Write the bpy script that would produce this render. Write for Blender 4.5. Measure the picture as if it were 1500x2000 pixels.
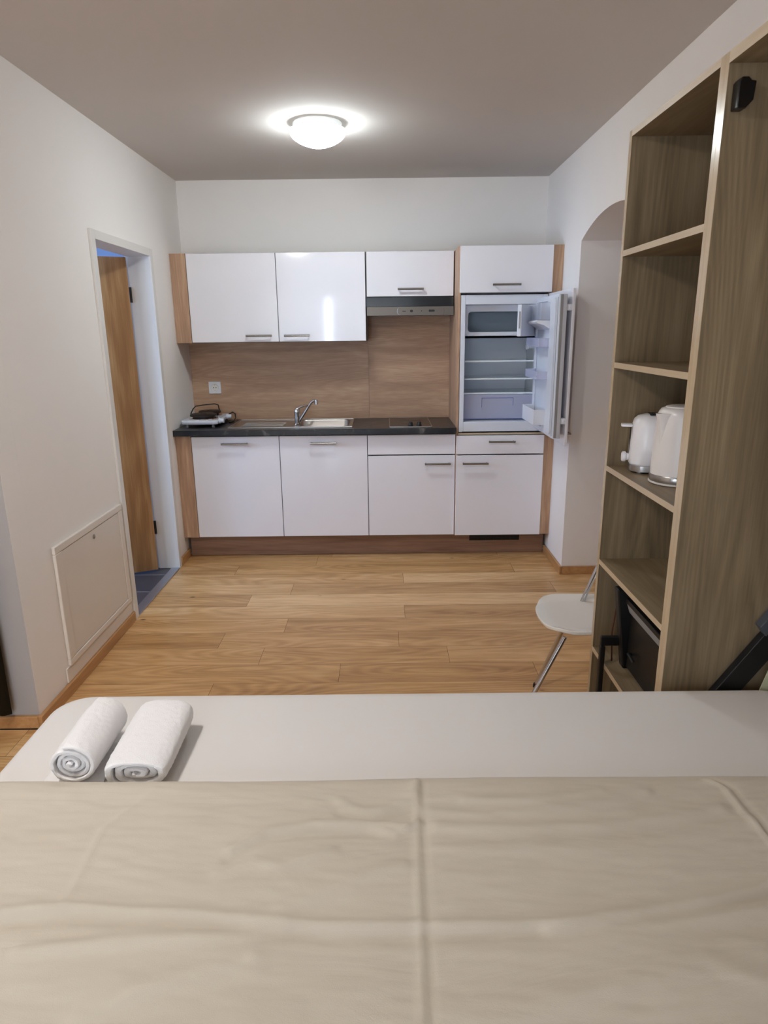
import bpy, bmesh, math, random
from mathutils import Vector, Matrix
random.seed(7)
for o in list(bpy.data.objects): bpy.data.objects.remove(o)
SC = bpy.context.scene; COL = SC.collection

# ---------------------------------------------------------------- camera
CX, CD, CZ = 1.4279, 5.0436, 1.5585
YAW, PITCH, ROLL, FPX = -0.0031, 0.2656, -0.0116, 1304.72
cy, sy, cp, sp = math.cos(YAW), math.sin(YAW), math.cos(PITCH), math.sin(PITCH)
fwd = Vector((sy*cp, cy*cp, -sp)); rt = Vector((cy, -sy, 0)); up = rt.cross(fwd)
cr, sr = math.cos(ROLL), math.sin(ROLL)
R_ = rt*cr + up*sr; U_ = -rt*sr + up*cr
cam_d = bpy.data.cameras.new('camera'); cam = bpy.data.objects.new('camera', cam_d); COL.objects.link(cam)
M = Matrix((R_, U_, -fwd)).transposed().to_4x4(); M.translation = Vector((CX, -CD, CZ)); cam.matrix_world = M
cam_d.sensor_fit = 'HORIZONTAL'; cam_d.sensor_width = 36; cam_d.lens = 36*FPX/1500; cam_d.clip_start = 0.02
SC.camera = cam

# ---------------------------------------------------------------- world, light, exposure
LAMP_KITCHEN, LAMP_ROOM = 26.0, 45.0
WINDOW_W, BATH_W = 175.0, 26.0
SC.view_settings.view_transform = 'Standard'; SC.view_settings.look = 'None'
SC.view_settings.exposure = 1.34; SC.view_settings.gamma = 1.0; SC.view_settings.use_curve_mapping = False
w = bpy.data.worlds.new('daylight'); SC.world = w; w.use_nodes = True
w.node_tree.nodes['Background'].inputs[0].default_value = (0.62, 0.78, 1.0, 1); w.node_tree.nodes['Background'].inputs[1].default_value = 1.0
try:
    SC.cycles.use_denoising = True; SC.cycles.max_bounces = 12; SC.cycles.diffuse_bounces = 8
    SC.cycles.glossy_bounces = 5; SC.cycles.transmission_bounces = 8; SC.cycles.sample_clamp_indirect = 8
    SC.cycles.caustics_reflective = False; SC.cycles.caustics_refractive = False
except Exception: pass
def area(name, loc, direction, sx, sz, power, color):
    l = bpy.data.lights.new(name, 'AREA'); l.shape = 'RECTANGLE'; l.size = sx; l.size_y = sz; l.energy = power; l.color = color
    o = bpy.data.objects.new(name, l); COL.objects.link(o); o.location = loc
    o.rotation_euler = Vector(direction).to_track_quat('-Z', 'Y').to_euler(); return o
area('window_daylight', (0.65, -7.0, 1.15), (0, 1, 0), 2.4, 2.0, WINDOW_W, (0.72, 0.84, 1.0))
area('bathroom_added_cool_fill', (-2.4, -1.85, 1.6), (1, 0.15, -0.05), 0.9, 1.0, BATH_W, (0.42, 0.62, 1.0))  # added cool light, entering by an unseen made-up opening to tint the door jamb

# ---------------------------------------------------------------- materials
class NT:
    def __init__(s, name):
        s.m = bpy.data.materials.new(name); s.m.use_nodes = True; s.t = s.m.node_tree
        s.b = s.t.nodes['Principled BSDF']
    def n(s, kind, **kw):
        x = s.t.nodes.new(kind)
        for k, v in kw.items(): setattr(x, k, v)
        return x
    def l(s, a, b): s.t.links.new(a, b)
def rgb(c): # sRGB 0..255 -> linear
    return tuple(((v/255)/12.92 if v/255 <= .04045 else ((v/255+.055)/1.055)**2.4) for v in c) + (1,)
def plain(name, c, rough=.5, metal=0, coat=0, bump=0, bscale=200, alpha=None, trans=0, emit=None, sheen=0, ior=None):
    m = NT(name); b = m.b.inputs
    b['Base Color'].default_value = rgb(c); b['Roughness'].default_value = rough; b['Metallic'].default_value = metal
    if coat: b['Coat Weight'].default_value = coat; b['Coat Roughness'].default_value = .06
    if trans: b['Transmission Weight'].default_value = trans
    if alpha is not None: b['Alpha'].default_value = alpha
    if ior: b['IOR'].default_value = ior
    if sheen: b['Sheen Weight'].default_value = sheen
    if emit: b['Emission Color'].default_value = (*emit[0], 1); b['Emission Strength'].default_value = emit[1]
    # gentle procedural variation of tone
    tc = m.n('ShaderNodeTexCoord'); nz = m.n('ShaderNodeTexNoise'); nz.inputs['Scale'].default_value = 2.3; nz.inputs['Detail'].default_value = 3
    m.l(tc.outputs['Object'], nz.inputs['Vector'])
    mx = m.n('ShaderNodeMix', data_type='RGBA'); m.l(nz.outputs['Fac'], mx.inputs[0])
    mx.inputs[6].default_value = tuple(v*.975 for v in rgb(c)[:3])+(1,); mx.inputs[7].default_value = tuple(min(1, v*1.025) for v in rgb(c)[:3])+(1,)
    m.l(mx.outputs[2], b['Base Color'])
    if bump:
        n2 = m.n('ShaderNodeTexNoise'); n2.inputs['Scale'].default_value = bscale; n2.inputs['Detail'].default_value = 4; m.l(tc.outputs['Object'], n2.inputs['Vector'])
        bp = m.n('ShaderNodeBump'); bp.inputs['Strength'].default_value = bump; bp.inputs['Distance'].default_value = .002
        m.l(n2.outputs['Fac'], bp.inputs['Height']); m.l(bp.outputs[0], b['Normal'])
    return m.m
def wood(name, dark, mid, light, axis='Z', rough=.45, scale=1.0, contour=.35, stretch=14, band=1.6, attr=False, coat=0, cfreq=26):
    m = NT(name); b = m.b.inputs; tc = m.n('ShaderNodeTexCoord')
    src = tc.outputs['Object']
    if attr:
        at = m.n('ShaderNodeAttribute', attribute_name='tone'); ad = m.n('ShaderNodeVectorMath', operation='MULTIPLY_ADD')
        cmb = m.n('ShaderNodeCombineXYZ'); m.l(at.outputs['Fac'], cmb.inputs[0]); m.l(at.outputs['Fac'], cmb.inputs[1]); m.l(at.outputs['Fac'], cmb.inputs[2])
        m.l(cmb.outputs[0], ad.inputs[0]); ad.inputs[1].default_value = (37, 53, 41); m.l(src, ad.inputs[2]); src = ad.outputs[0]
    sc = {'X': (1/stretch, 1, 1), 'Y': (1, 1/stretch, 1), 'Z': (1, 1, 1/stretch)}[axis]
    def mapped(k, st=1.0):
        mp = m.n('ShaderNodeMapping'); s2 = [k*scale*(v if v == 1 else v*st) for v in sc]; mp.inputs['Scale'].default_value = s2; m.l(src, mp.inputs[0]); return mp.outputs[0]
    n1 = m.n('ShaderNodeTexNoise'); n1.inputs['Scale'].default_value = 1; n1.inputs['Detail'].default_value = 6; n1.inputs['Roughness'].default_value = .6; n1.inputs['Distortion'].default_value = .4
    m.l(mapped(9*band), n1.inputs['Vector'])
    n2 = m.n('ShaderNodeTexNoise'); n2.inputs['Scale'].default_value = 1; n2.inputs['Detail'].default_value = 3; m.l(mapped(190, .55), n2.inputs['Vector'])
    n3 = m.n('ShaderNodeTexNoise'); n3.inputs['Scale'].default_value = 1; n3.inputs['Detail'].default_value = 1.2; m.l(mapped(4.2, 1.3), n3.inputs['Vector'])
    mu = m.n('ShaderNodeMath', operation='MULTIPLY'); m.l(n3.outputs['Fac'], mu.inputs[0]); mu.inputs[1].default_value = cfreq*6.28
    sn = m.n('ShaderNodeMath', operation='SINE'); m.l(mu.outputs[0], sn.inputs[0])
    def mad(a, k, c):
        x = m.n('ShaderNodeMath', operation='MULTIPLY_ADD'); m.l(a, x.inputs[0]); x.inputs[1].default_value = k
        if isinstance(c, float): x.inputs[2].default_value = c
        else: m.l(c, x.inputs[2])
        return x.outputs[0]
    v = mad(n1.outputs['Fac'], 1.5, -.25); v = mad(n2.outputs['Fac'], .5, mad(v, 1.0, -.25)); v = mad(sn.outputs[0], contour*.25, v)
    if attr: v = mad(at.outputs['Fac'], .62, mad(v, .8, -.2))
    cr_ = m.n('ShaderNodeValToRGB'); e = cr_.color_ramp.elements; e[0].position = .1; e[0].color = rgb(dark); e[1].position = .9; e[1].color = rgb(light)
    x = cr_.color_ramp.elements.new(.5); x.color = rgb(mid)
    m.l(v, cr_.inputs[0]); last = cr_.outputs[0]
    if attr: # small dark knots
        vo = m.n('ShaderNodeTexVoronoi'); vo.inputs['Scale'].default_value = 1; mp = m.n('ShaderNodeMapping'); mp.inputs['Scale'].default_value = (2.4, 5.5, 5); m.l(src, mp.inputs[0]); m.l(mp.outputs[0], vo.inputs['Vector'])
        kr = m.n('ShaderNodeValToRGB'); kr.color_ramp.elements[0].position = .018; kr.color_ramp.elements[0].color = (0, 0, 0, 1); kr.color_ramp.elements[1].position = .055; kr.color_ramp.elements[1].color = (1, 1, 1, 1)
        m.l(vo.outputs['Distance'], kr.inputs[0]); mk = m.n('ShaderNodeMix', data_type='RGBA'); m.l(kr.outputs[0], mk.inputs[0]); mk.inputs[6].default_value = rgb((70, 44, 24)); m.l(last, mk.inputs[7]); last = mk.outputs[2]
    m.l(last, b['Base Color']); b['Roughness'].default_value = rough
    if coat: b['Coat Weight'].default_value = coat; b['Coat Roughness'].default_value = .15
    bp = m.n('ShaderNodeBump'); bp.inputs['Strength'].default_value = .12; bp.inputs['Distance'].default_value = .001; m.l(n2.outputs['Fac'], bp.inputs['Height']); m.l(bp.outputs[0], b['Normal'])
    return m.m
SON = ((146, 112, 86), (178, 142, 113), (208, 176, 144))
OAKG = ((104, 88, 66), (130, 112, 86), (152, 134, 106))
EDGE = ((178, 158, 130), (190, 171, 143), (200, 182, 155))
MT = dict(
 wall=plain('wall_paint', (238, 234, 230), .9, bump=.15, bscale=240),
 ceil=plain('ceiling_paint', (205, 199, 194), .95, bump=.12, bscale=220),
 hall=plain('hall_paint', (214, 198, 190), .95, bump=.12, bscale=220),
 bathwall=plain('bathroom_wall_tile', (150, 170, 205), .4),
 gloss=plain('white_gloss_front', (233, 231, 235), .07),
 melamine=plain('cabinet_carcass', (96, 92, 88), .6),  # white carcass darkened so joints between the fronts read as shaded gaps
 trimw=plain('white_trim_lacquer', (222, 219, 214), .35),
 panelw=plain('cream_metal_panel', (222, 214, 204), .4),
 sonz=wood('brown_oak_laminate_upright', *SON, axis='Z', contour=.2), sonx=wood('brown_oak_laminate', *SON, axis='X', contour=.2, band=.7, stretch=9),
 sony=wood('brown_oak_laminate_deep', *SON, axis='Y', contour=.2),
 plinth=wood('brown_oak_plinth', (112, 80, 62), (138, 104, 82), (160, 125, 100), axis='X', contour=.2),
 gz=wood('grey_oak_upright', *OAKG, axis='Z', contour=.35), gy=wood('grey_oak_shelf', *OAKG, axis='Y', contour=.2),
 edge=wood('beige_edge_band', *EDGE, axis='Z', contour=.1, rough=.2), edgey=wood('beige_edge_band_flat', *EDGE, axis='Y', contour=.1, rough=.35),
 doorwood=wood('golden_oak_door', (150, 105, 62), (172, 124, 76), (204, 160, 108), axis='Z', contour=.32, rough=.5, stretch=18, cfreq=16),
 base=wood('oak_baseboard', (158, 114, 70), (182, 136, 88), (198, 154, 104), axis='Y', contour=.2, rough=.4),
 floor=wood('oak_parquet', (158, 114, 66), (198, 154, 102), (226, 188, 138), axis='X', contour=.42, rough=.34, attr=True, band=1.3, stretch=9),
 steel=plain('brushed_steel', (176, 172, 168), .28, 1, bump=.1, bscale=90),
 hoodsteel=plain('brushed_steel_hood', (118, 111, 104), .4, 1, bump=.1, bscale=90),
 chrome=plain('chrome', (205, 206, 210), .08, 1), handle=plain('nickel_handle', (160, 158, 152), .25, 1),
 hoodglass=plain('smoked_hood_glass', (40, 43, 46), .12, coat=.4),
 black=plain('black_plastic', (16, 14, 14), .35), blackm=plain('black_metal', (9, 8, 9), .5), dark=plain('dark_gap', (20, 17, 15), .8),
 iron=plain('cast_iron_plate', (44, 36, 32), .5, .3), white=plain('white_plastic', (222, 224, 230), .3),
 fridge=plain('fridge_liner', (214, 218, 226), .35), freezer=plain('freezer_inside', (170, 182, 192), .45), gasket=plain('grey_gasket', (150, 148, 148), .6),
 wallshade=plain('wall_paint_shaded', (168, 164, 162), .9, bump=.15, bscale=240),  # white wall colour darkened: shade on the return wall put into the paint
 glass=plain('clear_shelf_glass', (200, 225, 222), .05, alpha=.22, coat=.2), shelfedge=plain('shelf_front_trim', (232, 238, 242), .3),
 lamprim=plain('lamp_rim_added_glow', (235, 238, 238), .4, emit=((.9, 1, 1), .16)),  # faint glow added to brighten the unlit mounting ring and rim
 blue=plain('blue_clear_plastic', (205, 208, 232), .12, alpha=.42), bluedark=plain('blue_plastic_edge', (70, 74, 140), .2),
 clear=plain('clear_plastic_lid', (205, 210, 225), .1, alpha=.35),
 enamel=plain('white_enamel', (218, 224, 236), .25, coat=.4), creamk=plain('white_kettle_lacquer', (222, 216, 212), .28), tstr=plain('white_toaster_lacquer', (222, 220, 222), .28),
 chairw=plain('white_chair_plastic', (228, 224, 218), .12, coat=.5),
 grey=plain('light_grey_board', (150, 152, 156), .5), cord=plain('red_brown_cord', (80, 38, 26), .6),
 curtain=plain('olive_curtain', (44, 38, 18), .9), 
 foam=plain('lift_arm_cap', (70, 74, 80), .5), pale=plain('pale_green_slat', (196, 200, 168), .6),
 alu=plain('aluminium_strip', (176, 180, 190), .3, .8),
)
def slate():
    m = NT('dark_slate_laminate'); b = m.b.inputs; tc = m.n('ShaderNodeTexCoord'); n = m.n('ShaderNodeTexNoise'); n.inputs['Scale'].default_value = 7; n.inputs['Detail'].default_value = 9; n.inputs['Roughness'].default_value = .65; n.inputs['Distortion'].default_value = 1.6
    m.l(tc.outputs['Object'], n.inputs['Vector']); r = m.n('ShaderNodeValToRGB'); e = r.color_ramp.elements; e[0].position = .38; e[0].color = rgb((20, 21, 25)); e[1].position = .74; e[1].color = rgb((110, 104, 100)); x = e.new(.56); x.color = rgb((32, 32, 36))
    m.l(n.outputs['Fac'], r.inputs[0]); m.l(r.outputs[0], b['Base Color']); b['Roughness'].default_value = .3; return m.m
MT['slate'] = slate()
def tiles():
    m = NT('slate_floor_tile'); b = m.b.inputs; tc = m.n('ShaderNodeTexCoord'); mp = m.n('ShaderNodeMapping'); mp.inputs['Location'].default_value = (0.15, 0.87, 0); m.l(tc.outputs['Object'], mp.inputs[0])
    br = m.n('ShaderNodeTexBrick'); br.inputs['Scale'].default_value = 1; br.inputs['Brick Width'].default_value = .6; br.inputs['Row Height'].default_value = .3; br.inputs['Mortar Size'].default_value = .004; br.inputs['Color1'].default_value = rgb((70, 68, 74)); br.inputs['Color2'].default_value = rgb((82, 78, 82)); br.inputs['Mortar'].default_value = rgb((150, 145, 145))
    m.l(mp.outputs[0], br.inputs['Vector']); m.l(br.outputs['Color'], b['Base Color']); b['Roughness'].default_value = .4; return m.m
MT['tiles'] = tiles()
def cloth(name, c, weave=900, strength=.25, sheen=.2, wrinkle=0, wd=.004):
    m = NT(name); b = m.b.inputs; b['Base Color'].default_value = rgb(c); b['Roughness'].default_value = .95; b['Sheen Weight'].default_value = sheen
    tc = m.n('ShaderNodeTexCoord'); n = m.n('ShaderNodeTexNoise'); n.inputs['Scale'].default_value = weave; n.inputs['Detail'].default_value = 2; m.l(tc.outputs['Object'], n.inputs['Vector'])
    bp = m.n('ShaderNodeBump'); bp.inputs['Strength'].default_value = strength; bp.inputs['Distance'].default_value = .001; m.l(n.outputs['Fac'], bp.inputs['Height'])
    if wrinkle:
        n2 = m.n('ShaderNodeTexNoise'); n2.inputs['Scale'].default_value = 3.2; n2.inputs['Detail'].default_value = 4; n2.inputs['Distortion'].default_value = 1.2
        mp = m.n('ShaderNodeMapping'); mp.inputs['Scale'].default_value = (.8, 2.2, 1); mp.inputs['Rotation'].default_value = (0, 0, .25); m.l(tc.outputs['Object'], mp.inputs[0]); m.l(mp.outputs[0], n2.inputs['Vector'])
        b2 = m.n('ShaderNodeBump'); b2.inputs['Strength'].default_value = wrinkle; b2.inputs['Distance'].default_value = wd*4; m.l(n2.outputs['Fac'], b2.inputs['Height']); m.l(bp.outputs[0], b2.inputs['Normal']); m.l(b2.outputs[0], b['Normal'])
    else: m.l(bp.outputs[0], b['Normal'])
    return m.m
MT['sheet'] = cloth('white_sheet', (218, 215, 212), 700, .15, .1, .12)
MT['spread'] = cloth('beige_bedspread', (194, 185, 169), 600, .3, .15, .25)
MT['towel'] = cloth('white_terry', (232, 230, 230), 420, .9, .5)
def sheer():
    m = NT('sheer_curtain'); t_ = m.t; out = [n for n in t_.nodes if n.type == 'OUTPUT_MATERIAL'][0]
    d_ = m.n('ShaderNodeBsdfDiffuse'); d_.inputs[0].default_value = rgb((205, 202, 198)); l_ = m.n('ShaderNodeBsdfTranslucent'); l_.inputs[0].default_value = rgb((190, 190, 190))
    mx = m.n('ShaderNodeMixShader'); mx.inputs[0].default_value = .3; m.l(d_.outputs[0], mx.inputs[1]); m.l(l_.outputs[0], mx.inputs[2]); m.l(mx.outputs[0], out.inputs[0]); return m.m
MT['curtw'] = sheer()
MT['gloss'].node_tree.nodes['Principled BSDF'].inputs['Specular IOR Level'].default_value = .38
def lampmat(name, col, strength): return plain(name, (240, 240, 240), .3, emit=(col, strength))
MT['lampk'] = lampmat('lit_opal_glass', (0.88, 0.965, 1.0), LAMP_KITCHEN); MT['lampr'] = lampmat('lit_opal_glass_warm', (1.0, 0.965, 0.93), LAMP_ROOM)

# ---------------------------------------------------------------- mesh helpers
def nb(): return bmesh.new()
def box(bm, x0, x1, y0, y1, z0, z1):
    if x0 > x1: x0, x1 = x1, x0
    if y0 > y1: y0, y1 = y1, y0
    if z0 > z1: z0, z1 = z1, z0
    v = [bm.verts.new(p) for p in ((x0,y0,z0),(x1,y0,z0),(x1,y1,z0),(x0,y1,z0),(x0,y0,z1),(x1,y0,z1),(x1,y1,z1),(x0,y1,z1))]
    for f in ((3,2,1,0),(4,5,6,7),(0,1,5,4),(1,2,6,5),(2,3,7,6),(3,0,4,7)): bm.faces.new([v[i] for i in f])
    return bm
def B(*a): return box(nb(), *a)
def rot_new(bm, start, angle, center, axis='Z'):
    bm.verts.ensure_lookup_table(); bmesh.ops.rotate(bm, verts=bm.verts[start:], cent=center, matrix=Matrix.Rotation(angle, 3, axis))
def tube(bm, pts, r, n=12, cap=True):
    pts = [Vector(p) for p in pts]; rs = r if isinstance(r, (list, tuple)) else [r]*len(pts); rings = []; prev = None
    for i, p in enumerate(pts):
        d = (pts[min(i+1, len(pts)-1)] - pts[max(i-1, 0)]).normalized()
        a = prev if prev is not None else (Vector((0,0,1)) if abs(d.z) < .9 else Vector((1,0,0)))
        u = (a - d*a.dot(d)).normalized(); prev = u; v = d.cross(u)
        rings.append([bm.verts.new(p + (u*math.cos(t) + v*math.sin(t))*rs[i]) for t in [2*math.pi*k/n for k in range(n)]])
    for A, C in zip(rings, rings[1:]):
        for k in range(n): bm.faces.new((A[k], A[(k+1)%n], C[(k+1)%n], C[k]))
    if cap: bm.faces.new(rings[0][::-1]); bm.faces.new(rings[-1])
    return bm
def lathe(bm, c, prof, n=32, axis='Z'):
    rings = []
    for r, h in prof:
        ring = []
        for k in range(n):
            t = 2*math.pi*k/n; a, b = r*math.cos(t), r*math.sin(t)
            p = {'Z': (a, b, h), 'X': (h, a, b), 'Y': (a, h, b)}[axis]
            ring.append(bm.verts.new(Vector(c)+Vector(p)))
        rings.append(ring)
    for A, C in zip(rings, rings[1:]):
        for k in range(n):
            f = (A[k], A[(k+1)%n], C[(k+1)%n], C[k]); bm.faces.new(f)
    if prof[0][0] > 1e-6: bm.faces.new(rings[0][::-1])
    if prof[-1][0] > 1e-6: bm.faces.new(rings[-1])
    bmesh.ops.remove_doubles(bm, verts=bm.verts, dist=1e-6)
    return bm
def prism(bm, pts, axis, a, b):
    f = {'X': lambda p, q: (q, p[0], p[1]), 'Y': lambda p, q: (p[0], q, p[1]), 'Z': lambda p, q: (p[0], p[1], q)}[axis]
    A = [bm.verts.new(f(p, a)) for p in pts]; C = [bm.verts.new(f(p, b)) for p in pts]; n = len(pts)
    bm.faces.new(A[::-1]); bm.faces.new(C)
    for k in range(n): bm.faces.new((A[k], A[(k+1)%n], C[(k+1)%n], C[k]))
    return bm
def rrect(x0, x1, y0, y1, r, n=6):
    if not isinstance(r, (list, tuple)): r = [r]*4
    out = []
    for (cx_, cy_, a0), rr in zip(((x1, y1, 0), (x0, y1, 90), (x0, y0, 180), (x1, y0, 270)), r):
        ccx = cx_ - rr if cx_ == x1 else cx_ + rr; ccy = cy_ - rr if cy_ == y1 else cy_ + rr
        for k in range(n+1):
            t = math.radians(a0 + 90*k/n); out.append((ccx + rr*math.cos(t), ccy + rr*math.sin(t)))
    return out
def wloc(o):
    p = Vector((0,0,0))
    while o is not None: p += o.location; o = o.parent
    return p
def obj(name, bm, mat, parent=None, bevel=0, seg=2, sub=0, ang=38):
    bmesh.ops.recalc_face_normals(bm, faces=bm.faces)
    for f in bm.faces: f.smooth = True
    for e in bm.edges:
        if len(e.link_faces) == 2: e.smooth = e.calc_face_angle(0) < math.radians(ang)
    if parent is None:
        xs = [v.co.x for v in bm.verts]; ys = [v.co.y for v in bm.verts]; zs = [v.co.z for v in bm.verts]
        org = Vector(((min(xs)+max(xs))/2, (min(ys)+max(ys))/2, min(zs)))
    else: org = wloc(parent)
    bmesh.ops.translate(bm, verts=bm.verts, vec=-org)
    me = bpy.data.meshes.new(name); bm.to_mesh(me); bm.free()
    o = bpy.data.objects.new(name, me); COL.objects.link(o)
    if parent is None: o.location = org
    else: o.parent = parent
    for mm in (mat if isinstance(mat, (list, tuple)) else [mat]): me.materials.append(MT[mm])
    if bevel:
        m = o.modifiers.new('bevel', 'BEVEL'); m.width = bevel; m.segments = seg; m.limit_method = 'ANGLE'; m.angle_limit = math.radians(50); m.harden_normals = True
    if sub:
        m = o.modifiers.new('sub', 'SUBSURF'); m.levels = sub; m.render_levels = sub
    return o
def thing(name, label, cat, loc, group=None):
    o = bpy.data.objects.new(name, None); COL.objects.link(o); o.location = loc; o.empty_display_size = .05
    o['label'] = label; o['category'] = cat
    if group: o['group'] = group
    return o
def tag(o, label, cat, group=None):
    o['label'] = label; o['category'] = cat
    if group: o['group'] = group
    return o
def struct(name, bm, mat, bevel=0, label=None):
    o = obj(name, bm, mat, bevel=bevel); o['kind'] = 'structure'
    if label: o['label'] = label
    return o

# ---------------------------------------------------------------- room shell
W, H = 2.5745, 2.5694
XL, YN = -1.7, -6.6           # left and near extents of the wider living part
XH = 3.9                      # hall beyond the arch
YR = -2.62                    # where the left wall ends
# floor of planks
def floor():
    bm = nb(); lay = bm.faces.layers.float.new('tone')
    pitch, y0, g = .1775, -.513, .0007
    known = {0: [.94], 1: [.415, 2.279], 2: [1.535], 3: [.835, 2.467], 4: [.60], 5: [1.529], 6: [.873], 7: [.56, 1.487], 8: [.80, 1.73], 9: [1.20, 2.13], 10: [.628]}
    tones = {(0,0): .45, (0,1): .5, (1,0): .25, (1,1): .38, (2,0): .55, (2,1): .85, (3,0): .5, (3,1): .3, (4,0): .2, (4,1): .95, (5,0): .75, (5,1): .3, (6,0): .62, (6,1): .42, (7,0): .35, (7,1): .55, (7,2): .45, (8,0): .5, (8,1): .42, (8,2): .6, (9,0): .4, (9,1): .25, (9,2): .4, (10,0): .5, (10,1): .35}
    def quad(x0, x1, ya, yb, t):
        f = bm.faces.new([bm.verts.new(p) for p in ((x0+g, yb+g, 0), (x1-g, yb+g, 0), (x1-g, ya-g, 0), (x0+g, ya-g, 0))]); f[lay] = t
    rnd = random.Random(3)
    for k in range(-4, 35):
        ya, yb = y0-pitch*k, y0-pitch*(k+1)
        if ya > .12: continue
        xa = 0.0 if ya > YR-.01 else XL
        xe = XH if yb < -.90 and ya > -2.2 else W
        if ya <= -.7 and yb >= -2.15: xe = XH
        js = known.get(k, [])
        if not js:
            x = rnd.uniform(.2, 1.2)
            while x < xe-.3: js.append(x); x += rnd.uniform(.9, 1.5)
        js = [j for j in js if xa < j < xe]
        if xa < 0:
            x = js[0]-1.1
            while x > xa+.2: js.insert(0, x); x -= 1.1
        if xe > 3 and js[-1] < 2.4: js.append(3.0)
        st = [xa]+js+[xe]
        for i, (p, q) in enumerate(zip(st, st[1:])):
            quad(p, q, ya, yb, tones.get((k, i), rnd.uniform(.2, .8)))
    # sub-floor under the gaps
    for (x0, x1, ya, yb) in ((0, W, .12, YR), (XL, W, YR-.0001, YN-.1), (W, XH, -.6, -2.4)):
        f = bm.faces.new([bm.verts.new(p) for p in ((x0, yb, -.004), (x1, yb, -.004), (x1, ya, -.004), (x0, ya, -.004))]); f[lay] = 0; f.material_index = 1
    o = obj('floor', bm, ['floor', 'dark']); o['kind'] = 'structure'; return o
floor()
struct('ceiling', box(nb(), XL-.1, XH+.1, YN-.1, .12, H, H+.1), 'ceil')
struct('wall_back', B(-.13, W+.1, 0, .12, 0, H), 'wall')
# left wall with doorway
dy0, dy1, dz = -1.548, -.70, 2.03
struct('wall_left', prism(nb(), [(0, 0), (0, H), (YR+.131, H), (YR+.131, 0), (dy0, 0), (dy0, dz), (dy1, dz), (dy1, 0)], 'X', -.13, 0), 'wall')
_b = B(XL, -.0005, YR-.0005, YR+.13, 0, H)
struct('wall_return', _b, 'wallshade'); struct('wall_left_end', B(-.0004, 0, YR, YR+.1308, 0, H), 'wall')
struct('wall_near', prism(nb(), [(XL, 0), (XL, H), (W+.3, H), (W+.3, 0), (1.9, 0), (1.9, 2.14), (-.6, 2.14), (-.6, 0)], 'Y', YN-.12, YN), 'wall')
struct('wall_far_left', B(XL-.1, XL, YN, YR+.1, 0, H), 'wall')
ay0, ay1, az = -.907, -1.97, 2.044
def arch():
    rise, half = .108, (ay0-ay1)/2; Rr = (half*half+rise*rise)/(2*rise); cyy = (ay0+ay1)/2; czz = az+rise-Rr; pts = []
    a = math.asin(half/Rr)
    for k in range(25):
        t = -a+2*a*k/24; pts.append((cyy+Rr*math.sin(t), czz+Rr*math.cos(t)))
    return pts
struct('wall_right', prism(nb(), [(0, 0), (0, H), (YN, H), (YN, 0), (ay1, 0)]+arch()+[(ay0, 0)], 'X', W, W+.55), 'wall')
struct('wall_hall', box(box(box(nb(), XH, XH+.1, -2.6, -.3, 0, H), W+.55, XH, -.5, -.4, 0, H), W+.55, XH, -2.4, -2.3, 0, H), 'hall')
# bathroom beyond the door
bx = -2.1
struct('floor_bathroom', B(bx, -.045, -2.45, .1, -.02, -.002), 'tiles')
struct('ceiling_bathroom', B(bx-.1, -.13, -2.5, .2, 2.4, 2.5), 'wall')
_b = box(nb(), bx, -.13, .1, .2, 0, 2.4)
for (_a, _c, _d, _e) in ((-2.49, -2.3, 0, 2.4), (-1.4, .2, 0, 2.4), (-2.3, -1.4, 0, 1.05), (-2.3, -1.4, 2.1, 2.4)): box(_b, bx-.1, bx, _a, _c, _d, _e)  # wall pieces leave an unseen opening, added for the cool bathroom fill
struct('wall_bathroom', _b, 'bathwall')
# baseboards
def baseboard(name, x0, x1, y0, y1, h=.055): struct(name, B(x0, x1, y0, y1, 0, h), 'base', bevel=.004)
baseboard('baseboard_left', 0, .018, YR-.018, -1.575)
baseboard('baseboard_left_corner', 0, .018, -.672, -.46)
baseboard('baseboard_return', XL, 0, YR-.018, YR)
baseboard('baseboard_right', W-.018, W, ay0-.018, -.46)
baseboard('baseboard_arch', W, W+.55, ay0-.018, ay0)
# door frame and threshold
dfr = nb()
box(dfr, -.001, .014, -1.572, -1.522, 0, 2.053); box(dfr, -.001, .014, -.725, -.677, 0, 2.053); box(dfr, -.001, .014, -1.522, -.725, 2.008, 2.053)
box(dfr, -.13, 0, -1.546, -1.524, 0, 2.028); box(dfr, -.13, 0, -.723, -.702, 0, 2.028); box(dfr, -.13, 0, -1.524, -.723, 2.008, 2.028)
box(dfr, -.15, -.13, -1.572, -1.535, 0, 2.053); box(dfr, -.15, -.13, -.715, -.677, 0, 2.053); box(dfr, -.15, -.13, -1.55, -.7, 2.02, 2.053)
struct('trim_1', dfr, 'trimw', bevel=.002)
struct('trim_2', B(-.045, .012, -1.522, -.725, -.002, .006), 'alu', bevel=.002)
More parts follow.
